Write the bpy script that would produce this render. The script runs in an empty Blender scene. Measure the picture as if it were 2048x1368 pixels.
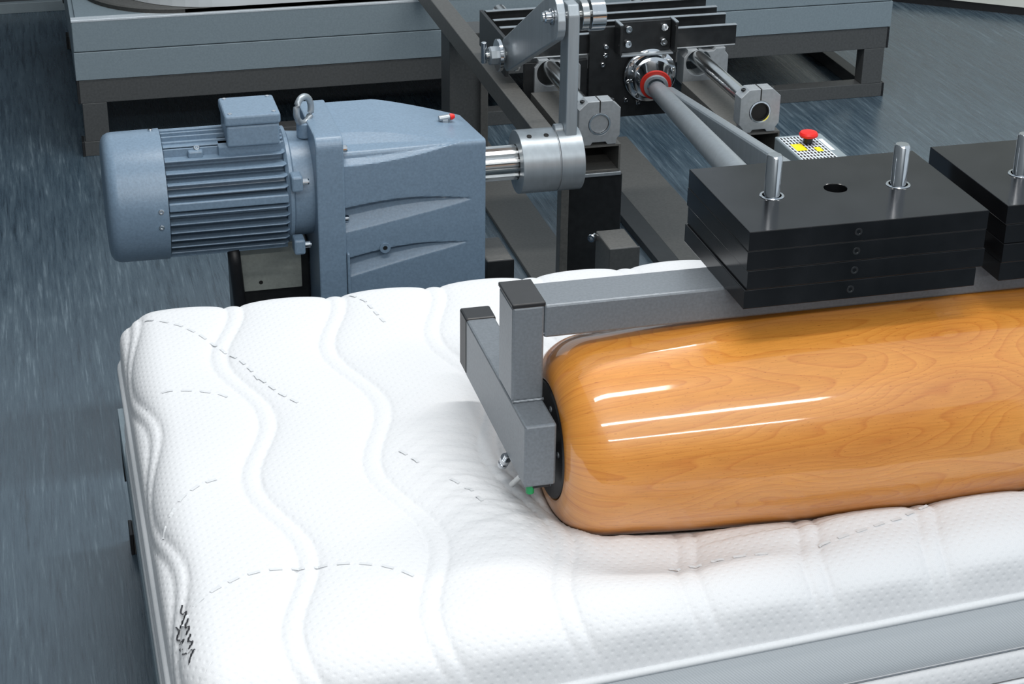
import bpy, bmesh, math, random
import numpy as np
from mathutils import Vector, Matrix
random.seed(7); rng = np.random.RandomState(7)
S = bpy.context.scene
COL = S.collection
PI = math.pi

# ---------------------------------------------------------------- camera
CAM_POS = (0.0, 0.0, 1.8)
def cam_matrix(pitch, yaw, roll):
    cy, sy, cp, sp = math.cos(yaw), math.sin(yaw), math.cos(pitch), math.sin(pitch)
    fw = Vector((sy*cp, cy*cp, -sp)); rt = Vector((cy, -sy, 0)); up = rt.cross(fw)
    c, s = math.cos(roll), math.sin(roll)
    r2 = c*rt + s*up; u2 = -s*rt + c*up
    m = Matrix((r2, u2, -fw)).transposed().to_4x4(); m.translation = CAM_POS
    return m
cd = bpy.data.cameras.new('camera'); cam = bpy.data.objects.new('camera', cd); COL.objects.link(cam)
cd.sensor_fit = 'HORIZONTAL'; cd.sensor_width = 36; cd.lens = 3726.2/2048*36
cd.clip_start = .05; cd.clip_end = 100
cam.matrix_world = cam_matrix(math.radians(26.227), math.radians(14.883), math.radians(.7577))
S.camera = cam

# ---------------------------------------------------------------- light
W = bpy.data.worlds.new('world'); S.world = W; W.use_nodes = True
W.node_tree.nodes['Background'].inputs[0].default_value = (.80, .91, 1.0, 1)
W.node_tree.nodes['Background'].inputs[1].default_value = .62
def tube_lamp(x0, x1, y, z, power):
    """ceiling row of fluorescent tubes running along X"""
    l = bpy.data.lights.new('ceiling_tube_lamp', 'AREA'); l.shape = 'RECTANGLE'
    l.size = x1-x0; l.size_y = .22; l.energy = power; l.color = (1.0, .97, .93)
    o = bpy.data.objects.new('ceiling_tube_lamp', l); COL.objects.link(o)
    o.location = ((x0+x1)/2, y, z)
tube_lamp(-0.5, 1.2, 1.15, 3.0, 20)
tube_lamp(-0.9, 2.2, -0.95, 3.0, 72)
tube_lamp(-0.9, 3.0, -4.3, 3.0, 120)
tube_lamp(0.2, 2.8, 3.3, 3.0, 50)
S.view_settings.view_transform = 'Standard'; S.view_settings.look = 'None'
S.view_settings.gamma = 1; S.view_settings.use_curve_mapping = False
S.view_settings.exposure = 0.3

# ---------------------------------------------------------------- helpers
def lin(c):
    return tuple((v/255/12.92 if v/255 <= .04045 else ((v/255+.055)/1.055)**2.4) for v in c) + (1,)
def nodes(name):
    m = bpy.data.materials.new(name); m.use_nodes = True
    return m, m.node_tree, m.node_tree.nodes['Principled BSDF']
def N(t, kind, **kw):
    n = t.nodes.new(kind)
    for k, v in kw.items():
        if k in n.inputs.keys(): n.inputs[k].default_value = v
        else: setattr(n, k, v)
    return n
def L(t, a, b): t.links.new(a, b)
def ramp(t, fac, stops):
    r = t.nodes.new('ShaderNodeValToRGB'); e = r.color_ramp.elements
    while len(e) < len(stops): e.new(.5)
    for q, (p, c) in zip(e, stops): q.position = p; q.color = c
    L(t, fac, r.inputs[0]); return r
def coords(t, scale=(1,1,1), kind='Object'):
    tc = t.nodes.new('ShaderNodeTexCoord'); mp = t.nodes.new('ShaderNodeMapping')
    mp.inputs['Scale'].default_value = scale; L(t, tc.outputs[kind], mp.inputs[0]); return mp.outputs[0]
def metal(name, col, rough=.45, met=0.0, var=.12, nscale=60, stretch=(1,1,1), bump=0.0, coat=0.0, spec=.5):
    m, t, b = nodes(name)
    c = np.array(lin(col)[:3])
    n = N(t, 'ShaderNodeTexNoise', Scale=nscale, Detail=4.0)
    L(t, coords(t, stretch), n.inputs['Vector'])
    r = ramp(t, n.outputs[0], [(.3, tuple(c*(1-var))+(1,)), (.7, tuple(c*(1+var))+(1,))])
    L(t, r.outputs[0], b.inputs['Base Color'])
    b.inputs['Roughness'].default_value = rough; b.inputs['Metallic'].default_value = met
    b.inputs['Coat Weight'].default_value = coat; b.inputs['Specular IOR Level'].default_value = spec
    if bump:
        u = N(t, 'ShaderNodeBump', Strength=bump, Distance=.001); L(t, n.outputs[0], u.inputs['Height'])
        L(t, u.outputs[0], b.inputs['Normal'])
    return m
M = {}
M['paint'] = metal('blue_grey_hammer_paint', (112,133,153), .36, 0, .10, 220, bump=.25)
M['steel'] = metal('grey_steel_paint', (116,122,128), .38, .35, .10, 260, bump=.12)
M['frame'] = metal('dark_frame_paint', (74,76,77), .5, .1, .14, 160)
M['frame2'] = metal('brown_grey_steel', (92,92,90), .5, .2, .14, 160)
M['sheet'] = metal('grey_sheet_metal', (128,142,150), .45, .2, .07, 200)
M['sheet_highlight'] = metal('highlit_sheet_edge', (208,216,222), .4, .3, .07, 200)  # paler than the sheet: the highlight along the bench rim painted in
M['alu'] = metal('cast_aluminium', (165,170,174), .42, .55, .08, 120, bump=.1)
M['alub'] = metal('brushed_aluminium', (158,166,172), .38, .6, .08, 90, (1,1,.06))
M['chrome'] = metal('polished_steel', (205,208,212), .12, 1.0, .04, 60)
M['rod'] = metal('ground_steel_rod', (195,197,197), .2, 1.0, .04, 60)
M['black'] = metal('black_plastic', (22,23,26), .45, 0, .2, 80)
M['plate'] = metal('black_weight_plate', (20,21,23), .16, 0, .5, 14, bump=.02, spec=.3)
M['dark'] = metal('black_machine_steel', (34,36,38), .35, .2, .25, 60)
M['red'] = metal('red_plastic', (222,30,22), .4, 0, .04)
M['redd'] = metal('red_rubber_seal', (176,34,22), .5, 0, .04)
M['green'] = metal('green_hose', (10,140,80), .35, 0, .04)
M['yellow'] = metal('yellow_sticker', (238,220,10), .5, 0, .08, 900)
M['white'] = metal('white_sticker', (215,225,235), .5, 0, .04)
M['panel'] = metal('olive_grey_panel', (140,146,142), .5, .1, .08, 150)
M['cream'] = metal('cream_wall_paint', (222,224,216), .7, 0, .03, 5)
M['walldark'] = metal('dark_wall_paint', (62,66,70), .7, 0, .1, 8)
M['wallgrey'] = metal('grey_wall_paint', (96,102,106), .7, 0, .06, 8)
M['skirt'] = metal('grey_skirting', (128,140,146), .5, 0, .05, 30)
M['hole'] = metal('dark_bore', (12,12,13), .6, 0, .1)

def newobj(name, me, mat=None, parent=None, smooth=False, shift=True):
    if mat is not None and not me.materials: me.materials.append(mat)
    if smooth:
        me.polygons.foreach_set('use_smooth', [True]*len(me.polygons))
    o = bpy.data.objects.new(name, me); COL.objects.link(o)
    off = Vector((0,0,0))
    if shift and len(me.vertices):
        co = np.empty(len(me.vertices)*3, np.float32); me.vertices.foreach_get('co', co); co = co.reshape(-1,3)
        c = (co.min(0)+co.max(0))/2; 
        if shift == 'base': c[2] = co[:,2].min()
        co -= c; me.vertices.foreach_set('co', co.ravel()); off = Vector(c.tolist())
    w = Matrix.Translation(off)
    if parent is not None:
        o.parent = parent; w = Matrix.Translation(off - world_of(parent))
    o.location = w.translation
    WORLD[o.name] = off
    me.update()
    return o
WORLD = {}
def world_of(o): return WORLD[o.name]
def thing(name, label, cat, loc, group=None):
    o = bpy.data.objects.new(name, None); COL.objects.link(o); o.location = loc; o.empty_display_size = .05
    WORLD[o.name] = Vector(loc); o['label'] = label; o['category'] = cat
    if group: o['group'] = group
    return o
def tag(o, label, cat, group=None):
    o['label'] = label; o['category'] = cat
    if group: o['group'] = group
    return o
def bm_mesh(bm, name='m'):
    me = bpy.data.meshes.new(name); bm.to_mesh(me); bm.free(); return me
def bevel(bm, w, seg=2):
    if w > 0:
        bmesh.ops.bevel(bm, geom=list(bm.edges), offset=w, segments=seg, affect='EDGES', profile=.5, clamp_overlap=True)
def box(name, lo, hi, mat, parent=None, bev=.0015, seg=2, rot=None, smooth=False):
    bm = bmesh.new(); bmesh.ops.create_cube(bm, size=1)
    lo, hi = Vector(lo), Vector(hi); d = hi-lo
    bmesh.ops.scale(bm, vec=d, verts=bm.verts)
    bevel(bm, min(bev, min(d)*.4), seg)
    if rot: bmesh.ops.rotate(bm, cent=(0,0,0), matrix=rot, verts=bm.verts)
    bmesh.ops.translate(bm, vec=(lo+hi)/2, verts=bm.verts)
    return newobj(name, bm_mesh(bm), mat, parent, smooth)
def prism(name, pts, axis, a0, a1, mat, parent=None, bev=.0):
    """closed polygon extruded along an axis; pts are the two other coordinates in order"""
    bm = bmesh.new(); vs = []
    for p in pts:
        c = list(p); c.insert(axis, a0); vs.append(bm.verts.new(c))
    f = bm.faces.new(vs)
    r = bmesh.ops.extrude_face_region(bm, geom=[f])
    d = [0,0,0]; d[axis] = a1-a0
    bmesh.ops.translate(bm, vec=d, verts=[v for v in r['geom'] if isinstance(v, bmesh.types.BMVert)])
    bmesh.ops.recalc_face_normals(bm, faces=bm.faces)
    if bev: bevel(bm, bev, 2)
    return newobj(name, bm_mesh(bm), mat, parent)
def holed(name, outer, holes, axis, a0, a1, mat, parent=None, bev=.001):
    """plate with round holes: outer polygon in the two other coordinates, holes (u, v, r)"""
    cu = bpy.data.curves.new('c', 'CURVE'); cu.dimensions = '2D'; cu.fill_mode = 'BOTH'
    cu.extrude = abs(a1-a0)/2-bev; cu.bevel_depth = bev; cu.bevel_resolution = 1
    def sp(pts):
        s = cu.splines.new('POLY'); s.points.add(len(pts)-1); s.use_cyclic_u = True
        for q, p in zip(s.points, pts): q.co = (p[0], p[1], 0, 1)
    cx = sum(p[0] for p in outer)/len(outer); cy = sum(p[1] for p in outer)/len(outer)
    sp([(p[0]-bev*np.sign(p[0]-cx), p[1]-bev*np.sign(p[1]-cy)) for p in outer])
    for u, v, r in holes:
        sp([(u+(r+bev)*math.cos(a), v+(r+bev)*math.sin(a)) for a in np.linspace(0, 2*PI, 28, endpoint=False)])
    co = bpy.data.objects.new('c', cu); me = bpy.data.meshes.new_from_object(co)
    mid = (a0+a1)/2
    bm = bmesh.new(); bm.from_mesh(me); bpy.data.meshes.remove(me); bpy.data.objects.remove(co); bpy.data.curves.remove(cu)
    for v in bm.verts:
        a, b, c = v.co
        v.co = {2: (a, b, mid+c), 1: (a, mid+c, b), 0: (mid+c, a, b)}[axis]
    bmesh.ops.remove_doubles(bm, verts=bm.verts, dist=1e-5)
    for f in bm.faces: f.smooth = False
    bmesh.ops.recalc_face_normals(bm, faces=bm.faces)
    return newobj(name, bm_mesh(bm), mat, parent)
def frame_of(d):
    d = Vector(d).normalized(); a = Vector((0,0,1)) if abs(d.z) < .9 else Vector((0,1,0))
    u = d.cross(a).normalized(); v = d.cross(u).normalized(); return d, u, v
def lathe(name, p0, d, prof, mat, parent=None, n=40, smooth=True, sharp=35):
    """profile (distance along the axis, radius) spun round the axis through p0"""
    d, u, v = frame_of(d); p0 = Vector(p0); bm = bmesh.new(); rings = []
    for t, r in prof:
        if r < 1e-6: rings.append([bm.verts.new(p0+d*t)])
        else: rings.append([bm.verts.new(p0+d*t+(u*math.cos(a)+v*math.sin(a))*r) for a in np.linspace(0, 2*PI, n, endpoint=False)])
    for A, B in zip(rings, rings[1:]):
        for i in range(n):
            j = (i+1) % n
            if len(A) == 1 and len(B) == 1: continue
            if len(A) == 1: bm.faces.new((A[0], B[j], B[i]))
            elif len(B) == 1: bm.faces.new((A[i], A[j], B[0]))
            else: bm.faces.new((A[i], A[j], B[j], B[i]))
    bmesh.ops.recalc_face_normals(bm, faces=bm.faces)
    if smooth:
        for f in bm.faces: f.smooth = True
        for e in bm.edges:
            if len(e.link_faces) == 2 and e.calc_face_angle() > math.radians(sharp): e.smooth = False
    return newobj(name, bm_mesh(bm), mat, parent)
def cyl(name, p0, p1, r, mat, parent=None, bev=.001, n=32):
    d = Vector(p1)-Vector(p0); l = d.length; b = min(bev, r*.3, l*.3)
    return lathe(name, p0, d, [(0,0),(0,r-b),(b,r),(l-b,r),(l,r-b),(l,0)], mat, parent, n)
def ringpart(name, p0, p1, r0, r1, mat, parent=None, n=40):
    d = Vector(p1)-Vector(p0); l = d.length
    return lathe(name, p0, d, [(0,r0),(0,r1-.0006),(.0006,r1),(l-.0006,r1),(l,r1-.0006),(l,r0),(0,r0)], mat, parent, n)
def pipe(name, pts, r, mat, parent=None, n=10, closed=False):
    """round tube along a polyline"""
    P = [Vector(p) for p in pts]; bm = bmesh.new(); rings = []
    for i, p in enumerate(P):
        a = P[i-1] if (i or closed) else P[0]; b = P[(i+1) % len(P)] if (i < len(P)-1 or closed) else P[-1]
        d, u, v = frame_of(b-a)
        rr = r[i] if hasattr(r, '__len__') else r
        rings.append([bm.verts.new(p+(u*math.cos(t)+v*math.sin(t))*rr) for t in np.linspace(0, 2*PI, n, endpoint=False)])
    prs = list(zip(rings, rings[1:])) + ([(rings[-1], rings[0])] if closed else [])
    for A, B in prs:
        for i in range(n): bm.faces.new((A[i], A[(i+1)%n], B[(i+1)%n], B[i]))
    if not closed: bm.faces.new(rings[0][::-1]); bm.faces.new(rings[-1])
    bmesh.ops.recalc_face_normals(bm, faces=bm.faces)
    return newobj(name, bm_mesh(bm), mat, parent, True)
def beambox(name, p0, p1, w, h, mat, parent=None, bev=.002, up=(0,0,1)):
    """rectangular bar between two points, w sideways, h towards up"""
    p0, p1 = Vector(p0), Vector(p1); d = (p1-p0); l = d.length; d.normalize()
    s = d.cross(Vector(up)).normalized(); u = s.cross(d).normalized()
    bm = bmesh.new(); bmesh.ops.create_cube(bm, size=1); bmesh.ops.scale(bm, vec=(l, w, h), verts=bm.verts); bevel(bm, bev)
    m = Matrix((d, s, u)).transposed()
    bmesh.ops.transform(bm, matrix=m.to_4x4(), verts=bm.verts); bmesh.ops.translate(bm, vec=(p0+p1)/2, verts=bm.verts)
    return newobj(name, bm_mesh(bm), mat, parent)
def bolt(p, d, r, h, parent, mat=None, name='bolt'):
    """hexagon socket screw: round head with a hexagonal recess"""
    hexr = r*.5
    d_, u, v = frame_of(d)
    bm = bmesh.new(); p = Vector(p); n = 18
    def ring(t, rr, k, hexa=False):
        out = []
        for a in np.linspace(0, 2*PI, k, endpoint=False):
            q = rr
            if hexa: q = rr/math.cos((a % (PI/3))-PI/6)*.9
            out.append(bm.verts.new(p+d_*t+(u*math.cos(a)+v*math.sin(a))*q))
        return out
    R = [ring(0, r, n), ring(h*.8, r, n), ring(h, r*.85, n), ring(h, hexr, n, True), ring(h*.4, hexr, n, True)]
    for A, B in zip(R, R[1:]):
        for i in range(n): bm.faces.new((A[i], A[(i+1)%n], B[(i+1)%n], B[i]))
    bm.faces.new(R[-1]); bm.faces.new(R[0][::-1]); bmesh.ops.recalc_face_normals(bm, faces=bm.faces)
    return newobj(name, bm_mesh(bm), mat or M['chrome'], parent)
def hollow(name, lo, hi, axis, wall, mat, parent=None):
    """open-ended rectangular tube"""
    o = [i for i in range(3) if i != axis]; bm = bmesh.new(); R = []
    for a, ins in ((lo[axis],0),(hi[axis],0),(hi[axis],wall),(lo[axis],wall)):
        r = []
        for su, sv in ((0,0),(1,0),(1,1),(0,1)):
            c = [0,0,0]; c[axis] = a
            c[o[0]] = (hi if su else lo)[o[0]]+(-ins if su else ins); c[o[1]] = (hi if sv else lo)[o[1]]+(-ins if sv else ins)
            r.append(bm.verts.new(c))
        R.append(r)
    for k in range(4):
        A, B = R[k], R[(k+1)%4]
        for i in range(4): bm.faces.new((A[i], A[(i+1)%4], B[(i+1)%4], B[i]))
    bmesh.ops.recalc_face_normals(bm, faces=bm.faces)
    return newobj(name, bm_mesh(bm), mat, parent)

# ---------------------------------------------------------------- floor and walls
def floor_mat():
    m, t, b = nodes('streaked_grey_vinyl_floor')
    big = N(t, 'ShaderNodeTexNoise', Scale=1.6, Detail=3.0); L(t, coords(t, (1,.6,1)), big.inputs['Vector'])
    st = N(t, 'ShaderNodeTexNoise', Scale=1.0, Detail=6.0, Roughness=.7); L(t, coords(t, (230, 11, 1)), st.inputs['Vector'])
    st2 = N(t, 'ShaderNodeTexNoise', Scale=1.0, Detail=5.0, Roughness=.6, Distortion=.6); L(t, coords(t, (80, 4.0, 1)), st2.inputs['Vector'])
    add = N(t, 'ShaderNodeMath', operation='ADD'); L(t, st.outputs[0], add.inputs[0]); L(t, st2.outputs[0], add.inputs[1])
    add2 = N(t, 'ShaderNodeMath', operation='MULTIPLY_ADD'); L(t, big.outputs[0], add2.inputs[0]); add2.inputs[1].default_value = .5; L(t, add.outputs[0], add2.inputs[2])
    nm = N(t, 'ShaderNodeMath', operation='MULTIPLY'); nm.inputs[1].default_value = .4; L(t, add2.outputs[0], nm.inputs[0])
    r = ramp(t, nm.outputs[0], [(.36, lin((34,48,59))), (.46, lin((58,75,88))), (.54, lin((70,87,99))), (.64, lin((112,128,139)))])
    L(t, r.outputs[0], b.inputs['Base Color'])
    rr = ramp(t, st2.outputs[0], [(.3, (.2,)*3+(1,)), (.7, (.36,)*3+(1,))]); b.inputs['Specular IOR Level'].default_value = .9; L(t, rr.outputs[0], b.inputs['Roughness'])
    u = N(t, 'ShaderNodeBump', Strength=.25, Distance=.001); L(t, add.outputs[0], u.inputs['Height']); L(t, u.outputs[0], b.inputs['Normal'])
    return m
def struct(o): o['kind'] = 'structure'; return o
me = bpy.data.meshes.new('floor'); me.from_pydata([(-4,-5.2,0),(6,-5.2,0),(6,8,0),(-4,8,0)], [], [(0,1,2,3)])
fl = struct(newobj('floor', me, floor_mat(), shift=False))
struct(box('wall_back', (-4,6.36,0), (6,6.5,1.25), M['walldark']))
struct(box('baseboard_back', (-4,6.335,.0), (6,6.36,.035), M['skirt']))
struct(box('added_wall_left', (-1.1,-5,0), (-1.0,6.4,2.9), M['wallgrey']))  # unseen wall, added to keep sky light off the left side
struct(box('added_wall_front', (-1.0,-5.1,0), (5.3,-5,2.6), M['wallgrey']))  # unseen wall behind the camera, added to cut low sky light
# cream wall on the right, standing at an angle
wr = Matrix.Rotation(math.atan2(-.25,.36), 4, 'Z')
def angled(name, lo, hi, mat):
    bm = bmesh.new(); bmesh.ops.create_cube(bm, size=1); lo, hi = Vector(lo), Vector(hi)
    bmesh.ops.scale(bm, vec=hi-lo, verts=bm.verts); bmesh.ops.translate(bm, vec=(lo+hi)/2, verts=bm.verts)
    bmesh.ops.transform(bm, matrix=Matrix.Translation((2.92,5.828,0)) @ wr, verts=bm.verts)
    return struct(newobj(name, bm_mesh(bm), mat))
angled('wall_right', (-.55,0,.03), (2.6,.12,2.6), M['cream'])
angled('baseboard_right', (-.55,.01,0), (2.6,.1,.03), M['black'])

# ---------------------------------------------------------------- test benches
def bench(x0, x1, yf, yb, label, name='test_bench', zt=.375, legs=True):
    r = thing(name, label, 'bench', ((x0+x1)/2, (yf+yb)/2, 0))
    # tray: front sheets with folded seam, side sheets, flange
    box('lower_apron', (x0, yf, .216), (x1, yf+.012, zt-.083), M['sheet'], r, .001)
    box('upper_apron', (x0+.001, yf+.002, zt-.081), (x1-.001, yf+.014, zt), M['sheet'], r, .002)
    box('rim', (x0, yf+.0, zt), (x1, yf+.03, zt+.006), M['sheet_highlight'], r, .001)
    box('side_apron', (x0, yf+.014, .216), (x0+.012, yb, zt), M['sheet'], r, .001)
    box('side_apron', (x1-.012, yf+.014, .216), (x1, yb, zt), M['sheet'], r, .001)
    box('tray_deck', (x0+.012, yf+.031, zt-.03), (x1-.012, yb, zt+.0058), M['sheet'], r, .001)
    # frame
    for y in (yf+.004, yb-.06):
        box('frame_beam', (x0+.006, y, .150), (x1-.006, y+.05, .214), M['frame'], r)
        box('bottom_rail', (x0+.006, y, .0), (x1-.006, y+.05, .042), M['frame'], r)
        for xl in (x0+.01, x1-.075):
            box('leg', (xl, y, .042), (xl+.065, y+.05, .150), M['frame'], r)
        for xe, sgn in ((x0+.006, -1), (x1-.006, 1)):
            for z0, z1 in ((.15,.214), (.0,.042)):
                a, b_ = sorted((xe, xe+sgn*.006))
                box('end_cap', (a, y-.001, z0), (b_, y+.051, z1), M['black'], r, .001)
    for xl in (x0+.02, x1-.06):
        box('side_rail', (xl, yf+.06, .002), (xl+.04, yb-.065, .04), M['frame'], r)
        box('side_rail', (xl, yf+.06, .152), (xl+.04, yb-.065, .21), M['frame'], r)
    return r
rear = bench(.09, 2.446, 4.895, 5.95, 'long grey sheet metal bench on a dark tube frame in the background')
box('centre_panel', (.50,5.35,.05), (2.0,5.37,.15), M['black'], rear)
near = bench(.070, 2.09, 1.80, 2.92, 'bench frame underneath the white mattress in the foreground', zt=.262)

# ---------------------------------------------------------------- mattress
TOP, ZP, RAD = .52, .44, .062
XL, XR, YB = .078, 2.07, 2.775
RAX_Y, RAX_Z = 2.06, .6015             # roller axis
RX0, RX1 = .597, 1.603
def yfront(x): return 1.749+.075*(np.minimum(x, 1.3)-.55)
def roller_r(x):
    """radius of the barrel-shaped roller"""
    x = np.asarray(x, float); c = np.abs(x-1.1)
    r = .152-.018*(c/.45)**2
    e = np.clip((c-(.503-.065))/.065, 0, 1)
    return r-.047*(1-np.sqrt(np.clip(1-e**2.3,0,1)))
PERIOD, AMP, XW, PW, PITCH = .372, .023, .226, .027, .1655
def quilt(x, y):
    """height of the quilting: wide lobes and narrow channels between wavy seams"""
    ph = AMP*np.cos(2*PI*(y-2.352)/PERIOD)
    u = (x-XW-ph) % PITCH
    narrow = u < PW
    s1 = u/PW; s2 = (u-PW)/(PITCH-PW)
    h = np.where(narrow, .0042*np.sin(PI*np.clip(s1,0,1))**.55, .0095*np.sin(PI*np.clip(s2,0,1))**.40)
    return h
def axis_samples(a, b, r, step):
    th = np.linspace(0, PI/2, 26); e = r*(1-np.cos(th))
    mid = np.arange(a+r+step, b-r-step/2, step)
    return np.concatenate([a+e, mid, (b-e)[::-1]])
xs = axis_samples(XL, XR, RAD, .0036)
xs = np.concatenate([xs[xs <= 1.36], xs[xs > 1.36][::5], [XR]]); xs = np.unique(xs)
vs = np.linspace(0, 1, 1); ty_ = axis_samples(0, 1.0, RAD, .0036)
X, V = np.meshgrid(xs, ty_, indexing='ij')
YF = yfront(X); Y = YF+V*(YB-YF)
tx = np.clip(1-np.minimum(X-XL, XR-X)/RAD, 0, 1); ty = np.clip(np.maximum(1-(Y-YF)/.088, 1-(YB-Y)/RAD), 0, 1)
q = np.sqrt(tx**2+ty**2); k = np.where(q > 1, 1/np.maximum(q,1e-9), 1)
Xo = np.where(X < 1, X+(1-k)*tx*RAD, X-(1-k)*tx*RAD); Yo = np.where(V < .5, Y+(1-k)*ty*RAD, Y-(1-k)*ty*RAD)
q = np.minimum(q, 1)
edge = (1-q**2.4)**(1/2.4)
drop = (TOP-ZP)*(1-edge)*.8                       # length of cover running down the rounded edges
XU = X-np.where(X < 1, 1, -1)*drop*(tx > ty); YU = Y-np.where(V < .5, 1, -1)*drop*(ty >= tx)
Q = quilt(XU, YU)
H0 = ZP+(TOP-ZP)*edge+Q*np.clip(edge*1.4,0,1)
out = Q*q**2*np.clip((1-q)*7, .12, 1)*1.15            # on the steep edge the quilting stands out sideways
Xo = Xo-np.where(X < 1, 1, -1)*out*tx/np.maximum(q,.01); Yo = Yo-np.where(V < .5, 1, -1)*out*ty/np.maximum(q,.01)
# rigid obstacle: the roller pressed into the foam, and the elastic drape of the cover
rr = roller_r(np.clip(X, RX0, RX1)); dy = Y-RAX_Y
under = (X > RX0-.002) & (X < RX1+.002) & (np.abs(dy) < rr)
OB = np.where(under, RAX_Z-np.sqrt(np.clip(rr**2-dy**2, 0, None))-.0015, 9.)
base0 = ZP+(TOP-ZP)*edge
D = np.zeros_like(X)
free = edge
lim = np.minimum(OB-base0, 0)
for it in range(600):
    P_ = np.pad(D, 1, mode='edge')
    a = (P_[:-2,1:-1]+P_[2:,1:-1]+P_[1:-1,:-2]+P_[1:-1,2:])/4
    D = np.minimum(a*.9986, lim)*np.clip(free*3,0,1)
Z = np.minimum(H0+D, np.where(OB < 8, OB, 9))
# the foam swells a little beside the roller
sd = np.hypot(np.clip(RX0+.01-X, 0, None), np.clip(np.abs(dy)-.11, 0, None))
Z += np.where(under, 0, .008*np.exp(-((sd-.045)/.030)**2))*np.clip((X-.75)/.15,0,1)*np.clip(edge,0,1)*np.clip((RAX_Y-Y)/.1,0,1)
Z -= .025*np.exp(-((X-.67)/np.where(X > .67, .22, .09))**2)*np.exp(-((Y-1.895)/.06)**2)*np.clip(edge,0,1)
# creases running towards the corner of the roller
cx, cy = .60, 2.04
ang = np.arctan2(Y-cy, X-cx); rad = np.hypot(X-cx, Y-cy)
w = np.exp(-((rad-.085)/.05)**2)*(X < cx+.12)
Z += .0026*w*np.abs(np.sin(ang*6+rad*9))**.6-.0012*w*np.sin(ang*13+rad*22)
w2 = np.exp(-((X-.50)/.055)**2)*np.exp(-((Y-2.12)/.17)**2)
Z += .0013*w2*np.sin(Y*150+7*np.sin(X*22))+.0008*w2*np.sin(Y*310+X*90)
Z = np.minimum(Z, np.where(OB < 8, OB, 9))
def zmat(x, y):
    i = np.clip(np.searchsorted(xs, x), 1, len(xs)-1); yf = yfront(x); v = (y-yf)/(YB-yf)
    j = np.clip(np.searchsorted(ty_, v), 1, len(ty_)-1); return max(Z[i,j], Z[i-1,j], Z[i,j-1], Z[i-1,j-1])
def grid_mesh(X, Y, Z, uv=None):
    n, m = X.shape; co = np.stack([X,Y,Z], -1).reshape(-1,3)
    idx = np.arange(n*m).reshape(n,m)
    f = np.stack([idx[:-1,:-1], idx[1:,:-1], idx[1:,1:], idx[:-1,1:]], -1).reshape(-1,4)
    me = bpy.data.meshes.new('g'); me.vertices.add(n*m); me.vertices.foreach_set('co', co.ravel())
    me.loops.add(f.size); me.loops.foreach_set('vertex_index', f.ravel()); me.polygons.add(len(f))
    me.polygons.foreach_set('loop_start', np.arange(0, f.size, 4)); me.polygons.foreach_set('loop_total', np.full(len(f), 4))
    if uv is not None:
        l = me.uv_layers.new(name='UVMap'); U = np.stack(uv, -1).reshape(-1,2)[f.ravel()]; l.data.foreach_set('uv', U.ravel())
    me.update(calc_edges=True); me.validate(); return me
def fabric(name, col, dots=True, twill=False):
    m, t, b = nodes(name)
    uvn = t.nodes.new('ShaderNodeUVMap')
    b.inputs['Roughness'].default_value = .85
    b.inputs['Sheen Weight'].default_value = .15
    n = N(t, 'ShaderNodeTexNoise', Scale=700.0, Detail=2.0); L(t, uvn.outputs[0], n.inputs['Vector'])
    c = lin(col); r = ramp(t, n.outputs[0], [(.3, tuple(v*.93 for v in c[:3])+(1,)), (.7, c)])
    L(t, r.outputs[0], b.inputs['Base Color'])
    if dots:
        # small knitted dimples on a staggered grid 11 mm apart
        sx = N(t, 'ShaderNodeSeparateXYZ'); L(t, uvn.outputs[0], sx.inputs[0])
        def mth(op, a, b2=None, c2=None):
            q = N(t, 'ShaderNodeMath', operation=op)
            for i, z in enumerate((a, b2, c2)):
                if z is None: continue
                if hasattr(z, 'links') or hasattr(z, 'is_linked'): L(t, z, q.inputs[i])
                else: q.inputs[i].default_value = z
            return q.outputs[0]
        gx = mth('ADD', sx.outputs[0], sx.outputs[1]); gy = mth('SUBTRACT', sx.outputs[0], sx.outputs[1])
        fx = mth('SUBTRACT', mth('FRACT', mth('MULTIPLY', gx, 62)), .5); fy = mth('SUBTRACT', mth('FRACT', mth('MULTIPLY', gy, 62)), .5)
        d = mth('SQRT', mth('ADD', mth('MULTIPLY', fx, fx), mth('MULTIPLY', fy, fy)))
        hgt = mth('SMOOTH_MIN', mth('MULTIPLY', d, 3.2), 1.0, .3)
        u = N(t, 'ShaderNodeBump', Strength=.36, Distance=.0016); L(t, hgt, u.inputs['Height'])
        u2 = N(t, 'ShaderNodeBump', Strength=.15, Distance=.0006); L(t, n.outputs[0], u2.inputs['Height']); L(t, u.outputs[0], u2.inputs['Normal'])
        L(t, u2.outputs[0], b.inputs['Normal'])
    if twill:
        wv = N(t, 'ShaderNodeTexWave', Scale=150.0); wv.bands_direction = 'DIAGONAL'; L(t, uvn.outputs[0], wv.inputs['Vector'])
        u = N(t, 'ShaderNodeBump', Strength=.2, Distance=.0007); L(t, wv.outputs[0], u.inputs['Height']); L(t, u.outputs[0], b.inputs['Normal'])
    return m
FAB = fabric('white_knit_cover', (216,218,221)); BORD = fabric('grey_white_border_cloth', (196,202,207), False, True)
PIPE = metal('white_piping', (212,215,218), .6, 0, .03, 300)
mat_root = thing('mattress', 'white quilted mattress lying on a bench with the wooden roller pressed into it', 'mattress', (1.07, 2.25, .28))
newobj('quilted_cover', grid_mesh(Xo, Yo, Z, (XU, YU)), FAB, mat_root, True)
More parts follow.
